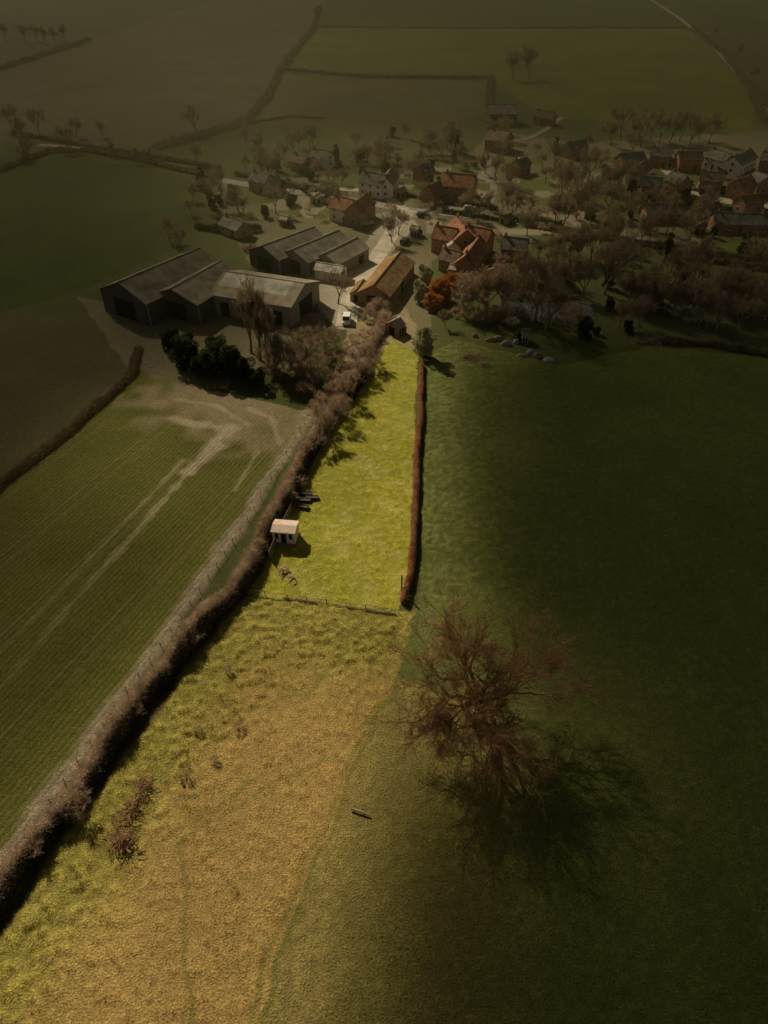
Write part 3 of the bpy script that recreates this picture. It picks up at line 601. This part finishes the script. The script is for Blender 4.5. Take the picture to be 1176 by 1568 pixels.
fence("post_and_rail_fence",[(372,906),(440,916),(500,924),(560,932),(610,939)],.8,2.5,M_wood,rails=(.65,),pw=.045,rh=.05)
a=MB(); x,y=P(615,905); a.box(x-.1,x+.1,y-.1,y+.1,-.1,3.2); a.make("wooden_post",[M_blk],None,.02)
for u,v in [(468,758),(466,768),(463,778),(478,764)]:
    x,y=P(u,v); E=bpy.data.objects.new("raised_bed",None); sc.collection.objects.link(E); E.location=(x,y,0.1); E.rotation_euler=(0,0,-.1+random.uniform(-.1,.1))
    a=MB(); L,W=1.1,.38
    a.box(-L,L,-W,-W+.06,0,.4);a.box(-L,L,W-.06,W,0,.4);a.box(-L,-L+.06,-W+.06,W-.06,0,.4);a.box(L-.06,L,-W+.06,W-.06,0,.4); a.make("boards",[M_blk],E)
    a=MB(); a.box(-L+.06,L-.06,-W+.06,W-.06,0,.33); a.make("soil",[WALL["dark"]],E)
def sticks(name,u,v,rx,ry,n,ln,r,mt,rot=0,h=.7):
    x,y=P(u,v); S=[]
    for i in range(n):
        px,py=random.gauss(0,rx*.5),random.gauss(0,ry*.5); pz=abs(random.gauss(0,h*.5))
        a_=random.uniform(0,6.28); e=random.uniform(-.1,.6); l=random.uniform(.4,1)*ln; d=Vector((math.cos(a_)*math.cos(e),math.sin(a_)*math.cos(e),math.sin(e))); p=Vector((px,py,pz+.05))
        q=p+d*l*.5; q2=q+(d+Vector((random.gauss(0,.25),random.gauss(0,.25),random.gauss(0,.2)))).normalized()*l*.5; rr=random.uniform(.4,1)*r
        S+=[(*p,*q,rr,rr*.8),(*q,*q2,rr*.8,rr*.3)]
    V,F=tubes(S,5); return obj(name,mesh_np(name,V,F,[mt]),loc=(x,y,.05),rotz=rot)
M_brush=mat("dead_branches",(.20,.10,.06),(.36,.20,.12),1.5)
sticks("brushwood_pile",202,1240,.9,3.4,190,1.4,.05,M_brush,-.35,.9)
sticks("brushwood_pile",187,1290,1.4,.9,130,1.5,.06,M_brush,0,.8)
sticks("brushwood_pile",222,1203,.8,.9,70,1.3,.045,M_brush,0,.7)
M_log=mat("cut_logs",(.50,.32,.21),(.70,.52,.38),2)
sticks("log_pile",437,876,.8,.5,26,1.2,.11,M_log,0,.6); sticks("log_pile",446,886,.5,.4,14,.8,.10,M_log,0,.5)
a_=Vector((*P(537,1240),.28)); b_=Vector((*P(566,1250),.25)); mm=(a_+b_)/2+Vector((0,.06,.04)); V,F=tubes([(*a_,*mm,.13,.12),(*mm,*b_,.12,.09),(*mm,*(mm+Vector((.3,.35,.15))),.05,.02)],8); obj("fallen_log",mesh_np("fallen_log",V,F,[M_tw]))
M_tarp=mat("tarpaulin",(.16,.17,.19),(.28,.29,.31),1.5,bump=.4)
def heap(name,u,v,rx,ry,h,mt):
    x,y=P(u,v); n=14; V=[];F=[]
    for j in range(5):
        k=math.cos(j/4*1.45); 
        for i in range(n):
            a=i/n*6.283; r_=1+random.uniform(-.18,.18); V.append((math.cos(a)*rx*k*r_,math.sin(a)*ry*k*r_,h*math.sin(j/4*1.5)*random.uniform(.9,1.1)))
    F=[(j*n+i,j*n+(i+1)%n,(j+1)*n+(i+1)%n,(j+1)*n+i) for j in range(4) for i in range(n)]; 
    return obj(name,mesh_np(name,V,[np.array(F),np.arange(4*n,5*n)[None,:]],[mt]),loc=(x,y,0))
for u,v in [(727,515),(752,522),(762,520),(800,545),(812,540),(822,546),(840,552),(790,525),(775,528)]: heap("tarpaulin_heap",u,v,random.uniform(.7,1.5),random.uniform(.5,1),random.uniform(.5,1.1),random.choice([M_tarp,M_wood,WALL["stone"],M_tarp]))
sticks("brushwood_pile",724,548,2.6,1.4,160,1.6,.06,M_tw,0,.5); sticks("brushwood_pile",742,560,1.0,.8,60,1.3,.05,M_tw,0,.5); sticks("timber_stack",1005,525,5,1.2,120,2.2,.1,M_wood,-.1,.8)

# ---------------------------------------------------------------- cars
CP_={k:mat("car_paint_"+k,c,c2,1,rough=.3,spec=.5) for k,c,c2 in [("white",(.75,.75,.73),(.8,.8,.78)),("silver",(.35,.36,.37),(.4,.4,.41)),("blue",(.04,.06,.12),(.05,.08,.15)),("red",(.3,.03,.02),(.35,.04,.03)),("black",(.02,.02,.02),(.03,.03,.03))]}
M_tyre=mat("tyre",(.015,.015,.015),(.025,.025,.025))
def car(u,v,rot,colr,van=False):
    x,y=P(u,v); E=bpy.data.objects.new("parked_van" if van else "parked_car",None); sc.collection.objects.link(E); E.location=(x,y,.1); E.rotation_euler=(0,0,rot)
    top=1.9 if van else 1.45; w0=.92
    prof=[(-2.2,.35),(-2.25,.8),(-2.1,1.0),(-1.95,top-.1),(-1.6,top),(.2 if not van else .9,top),(1.05 if not van else 1.5,1.0),(2.0,.85),(2.2,.6),(2.2,.35)]
    V=[];n=len(prof)
    for s in (-1,1):
        for X_,Z_ in prof: V.append((X_,s*(w0 if Z_<=1.0 else w0-.16*(Z_-1)/.45 if not van else w0-.06),Z_))
    F=[(i,(i+1)%n,n+(i+1)%n,n+i) for i in range(n)]+[tuple(range(n))[::-1],tuple(range(n,2*n))]
    a=MB(); a.poly(V,F); a.make("body",[CP_[colr]],E,.05)
    a=MB(); xf=.2 if not van else .9; xe=1.05 if not van else 1.5
    def lerp(k): return (xe+(xf-xe)*k,1.0+(top-1.0)*k)
    p1,p2=lerp(.12),lerp(.9)
    a.poly([(p1[0]+.03,-w0+.1,p1[1]+.03),(p1[0]+.03,w0-.1,p1[1]+.03),(p2[0]+.03,w0-.22,p2[1]+.03),(p2[0]+.03,-w0+.22,p2[1]+.03)],[(0,1,2,3)])
    a.poly([(-2.1,-w0+.14,1.08),(-2.1,w0-.14,1.08),(-1.99,w0-.24,top-.14),(-1.99,-w0+.24,top-.14)],[(3,2,1,0)])
    for s in (-1,1):
        yy=s*(w0-.02); y2=s*(w0-.11)
        if not van: a.poly([(-1.85,yy,1.05),(.85,yy,1.05),(.2,y2,top-.1),(-1.7,y2,top-.1)],[(0,1,2,3)])
        else: a.poly([(.3,yy,1.05),(1.3,yy,1.05),(.9,yy,top-.2),(.3,yy,top-.2)],[(0,1,2,3)])
    a.make("windows",[M_glass],E)
    S=[(X_,s*.7,.33,X_,s*.95,.33,.33,.33) for X_ in (-1.35,1.35) for s in (-1,1)]; V,F=tubes(S,14)
    caps=np.arange(len(V)).reshape(-1,14); obj("wheels",mesh_np("wheels",V-np.array([0,0,.08]),[F,caps],[M_tyre]),E)
car(531,494,-1.62,"white",True)
for u,v,r,c in [(563,345,.4,"silver"),(648,332,-.1,"blue"),(720,322,0,"silver"),(620,372,1.2,"black"),(1060,290,-.6,"white"),(1140,318,.1,"silver"),(1075,318,.2,"red"),(470,292,0,"black"),(570,290,.5,"blue"),(800,248,.4,"white"),(1010,285,.9,"silver"),(596,338,1.3,"silver")]: car(u,v,r,c)
print("objects",len(bpy.data.objects))
